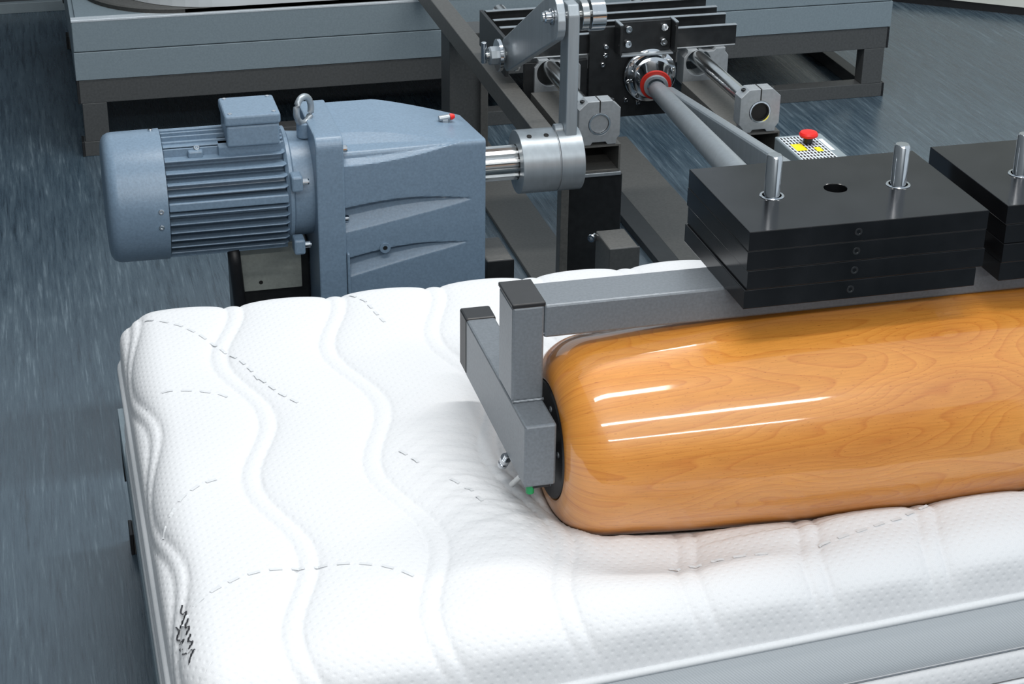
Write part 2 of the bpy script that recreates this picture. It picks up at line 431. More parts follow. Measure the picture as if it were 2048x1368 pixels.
def outline(z, grow=0.0, n=9):
    pts = []
    def corner(cx, cy, a0):
        for a in np.linspace(a0, a0+PI/2, n): pts.append((cx+(RAD+grow)*math.cos(a), cy+(RAD+grow)*math.sin(a), z))
    corner(XL+RAD, yfront(XL+RAD)+RAD, PI)
    for x in np.linspace(XL+RAD+.02, XR-RAD-.02, 60): pts.append((x, yfront(x)-grow, z))
    corner(XR-RAD, yfront(XR)+RAD, 1.5*PI); 
    for y in np.linspace(yfront(XR)+RAD+.02, YB-RAD-.02, 20): pts.append((XR+grow, y, z))
    corner(XR-RAD, YB-RAD, 0)
    for x in np.linspace(XR-RAD-.02, XL+RAD+.02, 60): pts.append((x, YB+grow, z))
    corner(XL+RAD, YB-RAD, .5*PI)
    for y in np.linspace(YB-RAD-.02, yfront(XL)+RAD+.02, 40): pts.append((XL-grow, y, z))
    return pts
pipe('piping', outline(ZP, .002), .0055, PIPE, mat_root, 10, True)
pipe('piping', outline(.298, .002), .0045, PIPE, mat_root, 8, True)
def wall_loop(name, zs, grow, mat, bulge=None):
    base = np.array(outline(0, 0)); n = len(base)
    seg = np.r_[0, np.cumsum(np.linalg.norm(np.diff(np.r_[base, base[:1]], axis=0), axis=1))]
    A = []; G = []
    for zz, g in zip(zs, grow):
        o_ = np.array(outline(zz, g)); A.append(np.r_[o_, o_[:1]])
    A = np.array(A)
    if bulge is not None: A = bulge(A, seg)
    U = np.tile(seg, (len(zs),1)); Vv = np.tile(np.array(zs)[:,None], (1, n+1))
    return newobj(name, grid_mesh(A[:,:,0], A[:,:,1], A[:,:,2], (U, Vv)), mat, mat_root, True)
wall_loop('border_band', np.linspace(.436,.352,8), [-.002,.001,.002,.002,.002,.001,0,-.004], BORD)
zs = np.linspace(.352, .30, 10); wall_loop('lower_panel', zs, -.004+.009*np.sin(np.linspace(0,PI,10))**.5, FAB)
pipe('seam', outline(.3515, -.001), .0012, M['steel'], mat_root, 6, True)
# bottom sheet
bp = outline(.297, -.005); me = bpy.data.meshes.new('b'); me.from_pydata(bp, [], [tuple(range(len(bp)))[::-1]]); newobj('underside', me, BORD, mat_root)
# printed dashes across the cover
dash_mat = metal('grey_dash_thread', (204,207,210), .8, 0, .03)
def dashes(pts, dash=.016, gap=.012, w=.0024):
    P = np.array(pts, float); seg = np.r_[0, np.cumsum(np.linalg.norm(np.diff(P, axis=0), axis=1))]
    bm = bmesh.new(); s = 0
    while s+dash < seg[-1]:
        ss = np.linspace(s, s+dash, 5); x = np.interp(ss, seg, P[:,0]); y = np.interp(ss, seg, P[:,1])
        dx, dy_ = x[-1]-x[0], y[-1]-y[0]; l = math.hypot(dx, dy_)+1e-9; nx, ny = -dy_/l*w, dx/l*w; prev = None
        for a, b in zip(x, y):
            z = zmat(a, b)+.0007
            c = (bm.verts.new((a+nx, b+ny, z)), bm.verts.new((a-nx, b-ny, z)))
            if prev: bm.faces.new((prev[0], prev[1], c[1], c[0]))
            prev = c
        s += dash+gap
    o = newobj('dashed_stitching', bm_mesh(bm), dash_mat, mat_root); o['kind'] = 'stuff'
    return o
DASH_ARCS = [
  [(0.120,2.709), (0.150,2.687), (0.175,2.663), (0.197,2.632), (0.216,2.599), (0.231,2.566), (0.248,2.532), (0.260,2.493), (0.268,2.455)],
  [(0.100,2.438), (0.118,2.450), (0.139,2.450), (0.175,2.441), (0.206,2.426), (0.231,2.398)],
  [(0.269,2.463), (0.291,2.409), (0.314,2.369)],
  [(0.093,2.088), (0.105,2.113), (0.124,2.145), (0.150,2.172), (0.178,2.185)],
  [(0.098,1.874), (0.112,1.896), (0.141,1.918), (0.174,1.938), (0.206,1.947), (0.237,1.948), (0.274,1.946), (0.310,1.938), (0.346,1.924), (0.368,1.909), (0.384,1.894)],
  [(0.451,2.729), (0.470,2.695), (0.481,2.625), (0.489,2.586)],
  [(0.704,1.863), (0.725,1.866), (0.744,1.864), (0.770,1.860), (0.802,1.856), (0.827,1.851), (0.852,1.845)],
  [(0.903,1.855), (0.933,1.860), (0.963,1.865), (0.995,1.873), (1.026,1.880), (1.055,1.896), (1.083,1.908)],
  [(0.427,2.202), (0.442,2.171), (0.450,2.141)],
  [(0.477,2.107), (0.497,2.076), (0.507,2.034)],
]
for a in DASH_ARCS: dashes(a)
# felt-pen scribble near the left edge of the cover (illegible in the photograph)
ink = metal('black_ink', (36,38,44), .7)
def stroke(pts, w, parent):
    bm = bmesh.new(); prev = None; P = [Vector((x, y, zmat(x, y)+.003)) for x, y in pts]
    for i, p in enumerate(P):
        d = (P[min(i+1,len(P)-1)]-P[max(i-1,0)]).normalized(); s = d.cross(Vector((0,0,1))).normalized()*w
        c = (bm.verts.new(p+s), bm.verts.new(p-s))
        if prev: bm.faces.new((prev[0], prev[1], c[1], c[0]))
        prev = c
    return newobj('ink_mark', bm_mesh(bm), ink, parent)
def curve2(p, n=5):
    out = []
    P = [p[0]]+list(p)+[p[-1]]
    for i in range(1, len(P)-2):
        for t in np.linspace(0, 1, n, endpoint=False):
            a, b, c, d = (np.array(P[i+k-1], float) for k in range(4))
            out.append(tuple(.5*((2*b)+(-a+c)*t+(2*a-5*b+4*c-d)*t*t+(-a+3*b-3*c+d)*t**3)))
    return out+[p[-1]]
INK = [[(.101,1.915),(.098,1.902),(.104,1.894),(.099,1.884),(.094,1.878)],[(.090,1.885),(.093,1.874),(.089,1.866),(.092,1.858)],
       [(.105,1.876),(.100,1.866),(.104,1.858),(.099,1.850)],[(.091,1.852),(.096,1.846),(.090,1.838),(.094,1.832)],
       [(.104,1.842),(.100,1.834),(.105,1.826),(.099,1.820)],[(.092,1.824),(.096,1.816),(.104,1.812)],[(.106,1.810),(.100,1.803),(.097,1.793)]]
for p in INK: stroke(curve2(p), .0011, mat_root)

# ---------------------------------------------------------------- wooden roller
def wood_mat():
    m, t, b = nodes('lacquered_beech_veneer')
    uvn = t.nodes.new('ShaderNodeUVMap')
    def mp(scale, loc=(0,0,0)):
        q = t.nodes.new('ShaderNodeMapping'); q.inputs['Scale'].default_value = scale; q.inputs['Location'].default_value = loc
        L(t, uvn.outputs[0], q.inputs[0]); return q.outputs[0]
    big = N(t, 'ShaderNodeTexNoise', Scale=3.0, Detail=1.5, Distortion=.3); L(t, mp((.8,3.2,1),(.3,.1,0)), big.inputs['Vector'])
    fine = N(t, 'ShaderNodeTexNoise', Scale=1.0, Detail=4.0); L(t, mp((30,400,1)), fine.inputs['Vector'])
    pore = N(t, 'ShaderNodeTexNoise', Scale=1.0, Detail=2.0); L(t, mp((160,600,1)), pore.inputs['Vector'])
    rg = N(t, 'ShaderNodeMath', operation='MULTIPLY'); rg.inputs[1].default_value = 26.0; L(t, big.outputs[0], rg.inputs[0])
    fr = N(t, 'ShaderNodeMath', operation='FRACT'); L(t, rg.outputs[0], fr.inputs[0])
    line = ramp(t, fr.outputs[0], [(.0, (0,0,0,1)), (.75, (.35,)*3+(1,)), (.93, (1,)*3+(1,)), (1.0, (0,0,0,1))])
    base = ramp(t, big.outputs[0], [(.3, lin((214,142,56))), (.5, lin((222,150,66))), (.7, lin((206,134,56)))])
    mx = N(t, 'ShaderNodeMix', data_type='RGBA', blend_type='MULTIPLY'); 
    f1 = N(t, 'ShaderNodeMath', operation='MULTIPLY'); f1.inputs[1].default_value = .36; L(t, line.outputs[0], f1.inputs[0]); L(t, f1.outputs[0], mx.inputs[0])
    L(t, base.outputs[0], mx.inputs[6]); mx.inputs[7].default_value = lin((214,158,110))
    mx2 = N(t, 'ShaderNodeMix', data_type='RGBA', blend_type='MULTIPLY'); L(t, mx.outputs[2], mx2.inputs[6])
    r2 = ramp(t, fine.outputs[0], [(.3, (.80,.76,.70,1)), (.6, (1,1,1,1))]); L(t, r2.outputs[0], mx2.inputs[7]); mx2.inputs[0].default_value = .6
    mx3 = N(t, 'ShaderNodeMix', data_type='RGBA', blend_type='MULTIPLY'); L(t, mx2.outputs[2], mx3.inputs[6])
    r3 = ramp(t, pore.outputs[0], [(.28, (.62,.42,.30,1)), (.36, (1,1,1,1))]); L(t, r3.outputs[0], mx3.inputs[7]); mx3.inputs[0].default_value = .7
    L(t, mx3.outputs[2], b.inputs['Base Color'])
    b.inputs['Roughness'].default_value = .35
    b.inputs['Coat Weight'].default_value = 1.0; b.inputs['Coat Roughness'].default_value = .06; b.inputs['Coat IOR'].default_value = 1.55
    return m
roller = thing('test_roller', 'large lacquered wooden roller lying in a hollow of the white mattress', 'roller', (1.1, RAX_Y, .46))
rx = np.concatenate([RX0+.065*(1-np.cos(np.linspace(0, PI/2, 36))), np.linspace(RX0+.07, RX1-.07, 70), RX1-.065*(1-np.cos(np.linspace(PI/2, 0, 14)))])
rad_ = roller_r(rx)
rx = np.concatenate([[RX0+.012, RX0+.012, RX0+.001], rx, [RX1]]); rad_ = np.concatenate([[.02, .0800, .0805], rad_, [.0]])
th = np.linspace(0, 2*PI, 129)
XX, TT = np.meshgrid(rx, th, indexing='ij'); RR = np.tile(rad_[:,None], (1, len(th)))
o = newobj('wooden_barrel', grid_mesh(XX, RAX_Y+RR*np.cos(TT), RAX_Z+RR*np.sin(TT), (XX+np.maximum(.13-RR,0)*.7, TT*.15)), wood_mat(), roller, True)
lathe('end_flange', (RX0-.001, RAX_Y, RAX_Z), (1,0,0), [(0,.012),(0,.077),(.002,.079),(.012,.079),(.012,.012)], M['black'], roller, 56)
lathe('end_flange', (RX1+.001, RAX_Y, RAX_Z), (-1,0,0), [(0,.012),(0,.077),(.002,.079),(.012,.079),(.012,.012)], M['black'], roller, 56)
for a in (-2.0, -1.2, .4, 1.9, 3.0):
    bolt((RX0-.0005, RAX_Y+.058*math.cos(a), RAX_Z+.058*math.sin(a)), (-1,0,0), .004, .002, roller, M['steel'], 'flange_screw')
cyl('axle', (RX0-.0085, RAX_Y, RAX_Z), (RX0+.02, RAX_Y, RAX_Z), .016, M['rod'], roller)
cyl('axle', (RX1-.02, RAX_Y, RAX_Z), (RX1+.0085, RAX_Y, RAX_Z), .016, M['rod'], roller)

# ---------------------------------------------------------------- roller carrier frame
BT, BB = .800, .754                   # top and underside of the cross beam
carrier = thing('roller_carrier', 'grey square tube frame holding the wooden roller above the mattress', 'frame', (1.1, 2.09, .58))
ST = M['steel']
box('cross_beam', (.588, 2.053, BB), (1.612, 2.123, BT), ST, carrier, .003)
for s, (a0, a1) in enumerate(((.546,.588),(1.612,1.654))):
    box('side_arm', (a0, 1.985, .577), (a1, 2.31, .666), ST, carrier, .003)
    box('post', (a0, 2.053, .6665), (a1, 2.123, BT), ST, carrier, .003)
    box('post_cap', (a0-.001, 2.051, BT), (a1+.001, 2.125, BT+.006), M['black'], carrier, .0015)
    box('arm_cap', (a0-.001, 2.305, .580), (a1+.001, 2.345, .668), M['black'], carrier, .003)
    bm = bmesh.new()
pipe('weld_seam', [(.547+.0415*i/12, 2.0515+.0008*math.sin(i*2.3), .6675) for i in range(13)], .0022, ST, carrier, 6)
pipe('weld_seam', [(.5885, 2.055+.066*i/14, .759+.0006*math.sin(i*2.1)) for i in range(15)], .0018, ST, carrier, 6)
# small adjuster and hose stub under the arm
lathe('adjuster', (.543, 2.085, .556), (.1,-.5,.75), [(0,0),(0,.007),(.006,.007),(.006,.005),(.012,.005),(.012,.0075),(.020,.0075),(.020,.004),(.028,.004),(.028,0)], M['chrome'], carrier, 16)
cyl('adjuster_stem', (.547, 2.05, .545), (.552, 2.02, .575), .004, M['rod'], carrier)
cyl('hose_stub', (.558, 2.000, .560), (.558, 2.000, .582), .0055, M['green'], carrier, n=16)
box('foot_gusset', (.556, 1.995, .568), (.584, 2.06, .583), M['black'], carrier, .002)
# fork arms running back to the sled
R_END = Vector((1.336, 3.79, .463))
tube_end = Vector((1.0, 2.135, .782))
d = (tube_end-R_END)
pipe('fork_tube', [R_END+d*t for t in (0, .02, .5, .98, 1)], [.019, .020, .023, .026, .026], M['alub'], carrier, 24)
beambox('fork_bar', (1.360, 3.775, .448), (1.150, 2.135, .768), .022, .048, M['alub'], carrier, .005)
prism('fork_gusset', [(1.035,2.36),(1.10,2.36),(1.16,2.20),(1.03,2.20)], 2, .755, .762, M['alub'], carrier)
for x in (.902, 1.080, 1.258, 1.434):
    lathe('guide_pin', (x, 2.092, BT), (0,0,1), [(0,0),(0,.0105),(.160,.0105),(.163,.0085),(.163,0)], M['chrome'], carrier, 32)

# ---------------------------------------------------------------- weight plates on the beam
PW_, PH = .0263, .0266
def weight_plate(lo, hi, z, label, grp, pins, hole, collar):
    ox = rng.uniform(-.0015,.0015); oy = rng.uniform(-.001,.001)
    outer = [(lo[0]+ox,lo[1]+oy),(hi[0]+ox,lo[1]+oy),(hi[0]+ox,hi[1]+oy),(lo[0]+ox,hi[1]+oy)]
    holes = [(px, 2.092, .0145) for px in pins]+([(hole, 2.099, .0155)] if hole else [])
    r = thing('weight_plate', label, 'weight', ((lo[0]+hi[0])/2, (lo[1]+hi[1])/2, z), grp)
    pb = holed('plate_body', outer, holes, 2, z, z+PW_, M['plate'], r, .0009)
    for fx in (.45,):
        lathe('side_plug', (lo[0]+(hi[0]-lo[0])*fx, lo[1]+oy+.0004, z+PW_/2), (0,-1,0), [(0,0),(0,.0055),(.0008,.005),(.0008,.003),(.0002,.0025),(.0002,0)], M['dark'], pb, 20)
    return r
words = ['bottom plate', 'second plate from the bottom', 'third plate from the bottom', 'top plate']
for k in range(4):
    z = BT+.0002+k*PH
    t_ = ' with two steel pins through it' if k == 3 else ''
    weight_plate((.830,1.984), (1.156 if k else 1.150,2.208), z, 'black weight, %s of the fully visible stack%s' % (words[k], t_), 'black weight plates', (.902,1.080), .994, k == 3)
    weight_plate((1.187,1.990), (1.506,2.214), z, 'black weight, %s of the stack cut off at right' % words[k], 'black weight plates', (1.258,1.434), 1.346, k == 3)
ztop = BT+.0002+3*PH+PW_
for x in (.902, 1.080, 1.258, 1.434):
    ringpart('bushing_ring', (x, 2.092, ztop-.0005), (x, 2.092, ztop+.0012), .0128, .0162, M['chrome'], carrier)

# ---------------------------------------------------------------- gear motor
MY, MZ = 3.30, .503
P = M['paint']
motor = thing('gear_motor', 'blue-grey geared electric motor with a finned housing behind the mattress', 'motor', (.5, MY, .20))
RM = .121
cowl = lathe('fan_cowl', (.092, MY, MZ), (1,0,0), [(.004,0),(.004,.03),(.001,.06),(.0,.098),(.002,.108),(.007,.116),(.015,RM-.001),(.022,RM),(.108,RM+.001),(.108,RM-.003),(.02,RM-.006),(.016,0)], P, motor, 64)
for a in (-1.72, 1.5, .1, 3.1):
    bolt((.185, MY-(RM+.0005)*math.cos(a+PI/2+0), MZ+(RM+.0005)*math.sin(a+PI/2)), (0,-math.cos(a+PI/2), math.sin(a+PI/2)), .005, .003, cowl, name='cowl_screw')
bolt((.186, MY-RM+.001, MZ+.012), (0,-1,0.1), .005, .003, cowl, name='cowl_screw')
cyl('stator_body', (.198, MY, MZ), (.424, MY, MZ), .090, P, motor, .003, 64)
FX0, FX1 = .201, .421
def fin(z, th=.0028, core=.088, rout=RM-.002, x0=FX0, x1=FX1, side=-1):
    """one horizontal cooling fin, seen as a plate standing out of the stator"""
    a = math.sqrt(max(rout**2-z*z, 1e-6)); c = math.sqrt(max(core**2-z*z, 0)) if abs(z) < core else 0
    lo_y, hi_y = (MY-a, MY-c) if side < 0 else (MY+c, MY+a)
    return prism('cooling_fin', [(x0,lo_y if side<0 else hi_y),(x1-.008,lo_y if side<0 else hi_y),(x1,(lo_y+.008) if side<0 else (hi_y-.008)),(x1,hi_y if side<0 else lo_y),(x0,hi_y if side<0 else lo_y)], 2, MZ+z-th/2, MZ+z+th/2, P, motor, .0012)
for i in range(13):
    z = -.106+i*.0178
    if abs(z-.018) < .012: continue
    for side in (-1, 1): fin(z, side=side)
# flat pad between the fins
box('mounting_pad', (FX0, MY-RM+.003, MZ+.008), (FX1-.002, MY-.085, MZ+.024), P, motor, .002)
for i in range(-3, 4):
    y = i*.018
    z0 = math.sqrt(.09**2-y*y); z1 = math.sqrt((RM-.002)**2-y*y)
    for sg in (1, -1):
        a, b = sorted((MZ+sg*z0, MZ+sg*z1))
        box('cooling_fin', (FX0, MY+y-.002, a), (FX1, MY+y+.002, b), P, motor, .001)
# terminal box
tb = box('terminal_box', (.316, 3.222, .612), (.412, 3.325, .652), P, motor, .004, 3)
lid = box('terminal_box_lid', (.313, 3.219, .6525), (.415, 3.328, .673), P, motor, .005, 3)
for x, y in ((.324,3.230),(.404,3.317),(.404,3.230),(.324,3.317)):
    bolt((x, y, .673), (0,0,1), .0042, .0015, lid, name='lid_screw')
prism('box_pedestal', [(3.235,.59),(3.345,.59),(3.32,.612),(3.23,.612)], 0, .30, .415, P, motor, .002)
bolt((.262, 3.245, .607), (0,-.4,.9), .006, .003, motor, name='drain_screw')
box('nameplate_boss', (.245, 3.232, .592), (.272, 3.262, .606), P, motor, .003)
# intermediate bell
lathe('bell_housing', (.418, MY, MZ), (1,0,0), [(0,.0),(0,.104),(.006,.110),(.012,.110),(.016,.100),(.04,.098),(.055,.098),(.055,0)], P, motor, 64)
for a in (70, 160, 250, 340):
    ca, sa = math.cos(math.radians(a)), math.sin(math.radians(a))
for (y, z) in ((MY-.112, MZ+.045), (MY-.112, MZ-.08), (MY+.10, MZ+.045), (MY+.10, MZ-.08)):
    box('flange_lug', (.424, y-.012, z-.016), (.445, y+.022, z+.014), P, motor, .004)
    bolt((.445, y-.001, z), (1,0,0), .0065, .012, motor)
# flange plate of the gearbox
GB = .12
def rrect(y0, y1, z0, z1, r, n=6):
    pts = []
    for cy_, cz_, a0 in ((y0+r,z0+r,PI),(y1-r,z0+r,1.5*PI),(y1-r,z1-r,0),(y0+r,z1-r,.5*PI)):
        for a in np.linspace(a0, a0+PI/2, n): pts.append((cy_+r*math.cos(a), cz_+r*math.sin(a)))
    return pts
prism('gearbox_flange', rrect(3.180, 3.412, GB, .632, .022), 0, .470, .522, P, motor, .003)
# eye bolt
ex, ey = .4665, 3.285
cyl('eye_bolt_base', (ex, ey, .600), (ex, ey, .628), .015, P, motor)
ringv = [(ex+.004*math.cos(a)*0, ey+.0205*math.cos(a), .652+.0255*math.sin(a)) for a in np.linspace(0, 2*PI, 33)[:-1]]
th_ = math.radians(50)
ringv = [(ex+(p[1]-ey)*math.sin(th_), ey+(p[1]-ey)*math.cos(th_), p[2]) for p in ringv]
pipe('eye_bolt', ringv, .0062, M['alub'], motor, 14, True)
# gearbox housing: front face with swooping casting recesses
def gearbox():
    x0, x1, y0, y1, z0 = .520, .792, 3.190, 3.405, GB
    nx, nz = 120, 300
    xs_ = np.linspace(x0, x1, nx)
    def ztop_f(x): return .604-.002*(x-x0)/.27            # front shoulder
    def zback(x): t = (x-x0)/(x1-x0); return .622-.046*np.clip((t-.35)/.65,0,1)**1.2
    # profile parameter runs up the front, over the top shoulder, across the top to the back
    prof = []
    V_ = np.linspace(0, 1, nz)
    Xg, Vg = np.meshgrid(xs_, V_, indexing='ij')
    t = (Xg-x0)/(x1-x0)
    hf = .72
    zf = z0+(ztop_f(Xg)-z0)*np.clip(Vg/hf,0,1); yfr = np.full_like(Xg, y0)
    s = np.clip((Vg-hf)/(1-hf),0,1); zt_ = ztop_f(Xg)+(zback(Xg)-ztop_f(Xg))*s; yt = y0+(y1-y0)*s
    Yg = np.where(Vg < hf, yfr, yt); Zg = np.where(Vg < hf, zf, zt_)
    # round the shoulder
    ds = np.abs(np.where(Vg < hf, ztop_f(Xg)-zf, yt-y0)); rnd = .010
    k_ = np.clip(1-ds/rnd, 0, 1)**2*rnd*.3
    Yg = Yg+np.where(Vg < hf, k_, k_*.6); Zg = Zg-np.where(Vg >= hf, k_, k_*.6)
    def swoosh(z_c0, z_c1, h0, tl, depth):
        """groove from the left edge: sharp upper lip, running out to a point at fraction tl"""
        u = np.clip(t/tl, 0, 1); top = z_c0+(z_c1-z_c0)*u+.012*np.sin(PI*u)
        hh = h0*(1-u**2.2)
        q_ = (top-Zg)/np.maximum(hh, 1e-4)
        ins = (q_ > 0) & (q_ < 1) & (t < tl)
        return np.where(ins, depth*(1-u**2)*(lambda k: k*k*(3-2*k))(np.clip(q_*4,0,1))*(1-q_)**1.0*1.3, 0)
    g = np.where(Vg < hf+.0, swoosh(.488,.486,.050,.92,.033)+swoosh(.385,.398,.040,.88,.030)+swoosh(.290,.300,.040,.88,.030), 0)
    Yg = Yg+g
    # shoulder recess: the upper edge is cut back left of centre
    u = np.clip(t/.86, 0, 1); wd = .036*(1-u**2); 
    prm = np.where(Vg < hf, -(ztop_f(Xg)-zf), (yt-y0)*.5)      # <0 below the edge, >0 on the top
    ins = np.clip(1-np.abs(prm-.002)/np.maximum(wd,1e-4), 0, 1)
    cut = .017*(1-u**2)*np.clip(ins*1.6,0,1)
    Yg += cut*.8; Zg -= cut*.7
    # boss around the breather at the top right
    bx = np.exp(-((Xg-.755)/.022)**2-((Yg-3.335)/.02)**2)*(Vg > hf)*.006; Zg += bx
    me = grid_mesh(Xg, Yg, Zg); bm = bmesh.new(); bm.from_mesh(me)
    VL = list(bm.verts); idx = lambda i, j: VL[i*nz+j]
    b0 = [bm.verts.new((x, y1, z0)) for x in xs_]
    for i in range(nx-1):
        bm.faces.new((idx(i,nz-1), idx(i+1,nz-1), b0[i+1], b0[i])); bm.faces.new((b0[i], b0[i+1], idx(i+1,0), idx(i,0)))
    bm.faces.new([idx(0,j) for j in range(nz)]+[b0[0]]); bm.faces.new([idx(nx-1,j) for j in range(nz)][::-1]+[b0[-1]])
    bmesh.ops.recalc_face_normals(bm, faces=bm.faces)
    for f in bm.faces: f.smooth = len(f.verts) == 4
    for e in bm.edges:
        if len(e.link_faces) == 2 and e.calc_face_angle() > .6: e.smooth = False
    return newobj('gearbox_housing', bm_mesh(bm), P, motor)
gearbox()
for x, y, z in ((.5225,3.203,.462),(.5225,3.203,.365),(.5225,3.203,.272),(.5225,3.200,.601)):
    bolt((x, y, z), (1,0,0), .0068, .009, motor)
ringpart('drain_plug', (.597, 3.1905, .401), (.597, 3.187, .401), .0045, .0105, P, motor)
bolt((.597, 3.1895, .401), (0,-1,0), .007, .001, motor, M['dark'], 'drain_plug_socket')
cyl('breather', (.742, 3.318, .595), (.742, 3.318, .603), .010, M['alub'], motor, n=6)
cyl('breather', (.730, 3.316, .6035), (.752, 3.316, .606), .006, M['alub'], motor, n=16)
lathe('breather_cap', (.752, 3.316, .606), (1,0,.1), [(0,0),(0,.0062),(.004,.0062),(.009,.004),(.010,0)], M['red'], motor, 20)
box('flange_rib', (.5225, 3.178, GB), (.528, 3.192, .40), P, motor, .002)
# splined output shaft
def spline():
    n = 72; bm = bmesh.new(); R = []
    for x, f in ((.790,1),(.884,1)):
        R.append([bm.verts.new((x, MY+(.034-(.005 if (i//3)%2 else 0))*math.cos(2*PI*i/n), MZ+.006+(.034-(.005 if (i//3)%2 else 0))*math.sin(2*PI*i/n))) for i in range(n)])
    for i in range(n): bm.faces.new((R[0][i], R[0][(i+1)%n], R[1][(i+1)%n], R[1][i]))
    bm.faces.new(R[0][::-1]); bm.faces.new(R[1]); bmesh.ops.recalc_face_normals(bm, faces=bm.faces)
    return newobj('output_shaft', bm_mesh(bm), M['rod'], motor)
spline()
SZ = MZ+.006

# ---------------------------------------------------------------- crank and connecting rod
AL = M['alub']
crank = thing('drive_crank', 'light metal crank arm rising from the round hub on the motor shaft', 'crank', (.94, MY, SZ-.062))
hub = ringpart('hub', (.880, MY, SZ), (.954, MY, SZ), .035, .0625, AL, crank, 64)
ringpart('hub_disc', (.9565, MY, SZ), (1.004, MY, SZ), .01, .0625, AL, crank, 64)
ringpart('hub_groove', (.9542, MY, SZ), (.9563, MY, SZ), .03, .0615, M['alu'], crank, 64)
for x in (.900, .934):
    lathe('set_screw', (x, MY-.022, SZ+.0588), (0,-.35,.93), [(0,0),(0,.0050),(.0006,.0050),(.0006,.0035),(.0001,.003),(.0001,0)], M['hole'], hub, 20)
prism('crank_arm', [(MY-.028, SZ-.02),(MY+.028, SZ-.02),(MY+.026,.803),(MY+.016,.822),(MY-.016,.822),(MY-.026,.803)], 0, .972, .995, AL, crank, .003)
cyl('arm_boss', (.955, MY, SZ+.06), (.972, MY, SZ+.06), .012, AL, crank)
cyl('crank_pin', (.935, MY, .796), (1.045, MY, .796), .010, M['rod'], crank)
rod_ = thing('connecting_rod', 'flat metal link between the crank top and the sled', 'link', (.955, 3.5, .49))
LX0, LX1 = .948, .964
pA, pB = Vector((0, MY, .796)), Vector((0, 3.655, .612))
dv = (pB-pA).normalized(); pv = Vector((0, dv.z, -dv.y)); hw = .034
pts = []
for c, s0 in ((pA, 1), (pB, -1)):
    for a in np.linspace(-PI/2, PI/2, 9):
        hq = .045 if s0 == 1 else .035; q_ = c-dv*s0*math.cos(a)*hq*.8+pv*math.sin(a)*hq*s0
        pts.append((q_.y, q_.z))
prism('link_plate', pts, 0, LX0, LX1, AL, rod_, .002)
ringpart('pin_bearing', (1.000, MY, .796), (1.014, MY, .796), .011, .030, M['rod'], rod_)
ringpart('pin_roller', (1.018, MY, .796), (1.046, MY, .796), .009, .032, M['chrome'], rod_)
lathe('pin_nut', (.947, MY, .796), (-1,0,0), [(0,0),(0,.016),(.003,.016),(.004,.012),(.014,.012),(.016,.009),(.020,.009),(.020,0)], M['chrome'], rod_, 12)
ringpart('joint_ring', (.966, 3.655, .612), (.974, 3.655, .612), .01, .036, M['chrome'], rod_)
ringpart('joint_ring', (.930, 3.655, .612), (.938, 3.655, .612), .012, .034, M['chrome'], rod_)
cyl('joint_hub', (.912, 3.655, .612), (.946, 3.655, .612), .020, AL, rod_, .003, 8)
cyl('joint_pin', (.905, 3.655, .612), (1.02, 3.655, .612), .009, M['rod'], rod_)
cyl('joint_pin_head', (.902, 3.655, .597), (.902, 3.655, .642), .006, M['chrome'], rod_)

# ---------------------------------------------------------------- machine frame under the sled
mf = thing('machine_frame', 'dark steel floor frame with posts and rails between the motor and the rear bench', 'frame', (1.2, 4.0, 0))
F, F2 = M['frame'], M['frame2']
box('slanting_rail', (1.005, 3.56, .402), (1.050, 4.885, .450), F2, mf, .002)
box('upright_column', (1.020, 4.50, 0), (1.122, 4.60, .401), F, mf, .002)
box('column_strip', (1.100, 4.488, 0), (1.120, 4.499, .40), F2, mf, .001)
for x0, x1 in ((1.062,1.160),(1.420,1.516)):
    hollow('hollow_support', (x0, 3.50, .3925), (x1, 3.86, .4525), 1, .004, F2, mf)
    box('support_edge', (x0-.008, 3.497, .384), (x1+.002, 3.512, .3915), AL, mf, .001)
    box('front_post', (x0-.014, 3.505, 0), (x1+.008, 3.54, .383), M['dark'], mf, .002)
box('post_side_plate', (1.030, 3.49, 0), (1.047, 3.52, .42), F2, mf, .001)
box('floor_rail', (1.057, 3.0, 0), (1.188, 3.50, .03), F2, mf, .002)
box('floor_rail', (1.062, 3.56, 0), (1.186, 4.8, .012), F2, mf, .002)
box('floor_dark_reflection', (1.43, 3.56, 0), (1.58, 4.72, .004), F2, mf, .001)  # thin sheet giving the floor its darker, brown reflection as colour
box('low_rail', (1.376, 3.0, 0), (1.428, 4.4, .02), M['dark'], mf, .002)
box('cross_tie', (1.048, 3.205, .05), (1.108, 3.30, .348), F2, mf, .003)
box('tie_cap', (1.047, 3.200, .05), (1.109, 3.2045, .349), M['frame'], mf, .001)
bolt((1.044, 3.30, .335), (-.7,-.7,0), .009, .012, mf)
box('bearing_stub', (.800, 3.205, .26), (.852, 3.32, .346), F2, mf, .003)
box('stub_cap', (.799, 3.200, .26), (.853, 3.2045, .347), M['dark'], mf, .001)

# bracket and undercarriage of the motor
mb = thing('motor_stand', 'black stand under the motor with an olive-grey cover plate', 'stand', (.5, 3.35, 0))
box('cover_plate', (.326, 3.296, .288), (.452, 3.300, .384), M['panel'], mb, .001)
box('stand_body', (.330, 3.302, .0), (.468, 3.50, .378), M['dark'], mb, .003)
box('stand_foot', (.312, 3.17, .0), (.9, 3.50, .119), M['dark'], mb, .003)
cyl('plate_hole', (.372, 3.296, .305), (.372, 3.2955, .305), .004, M['hole'], mb, .0001, 16)
pipe('cable', [(.318+.012*math.sin(t*2.2), 3.25+.05*t, .40-.36*t) for t in np.linspace(0,1,12)], .012, M['black'], mb, 12)

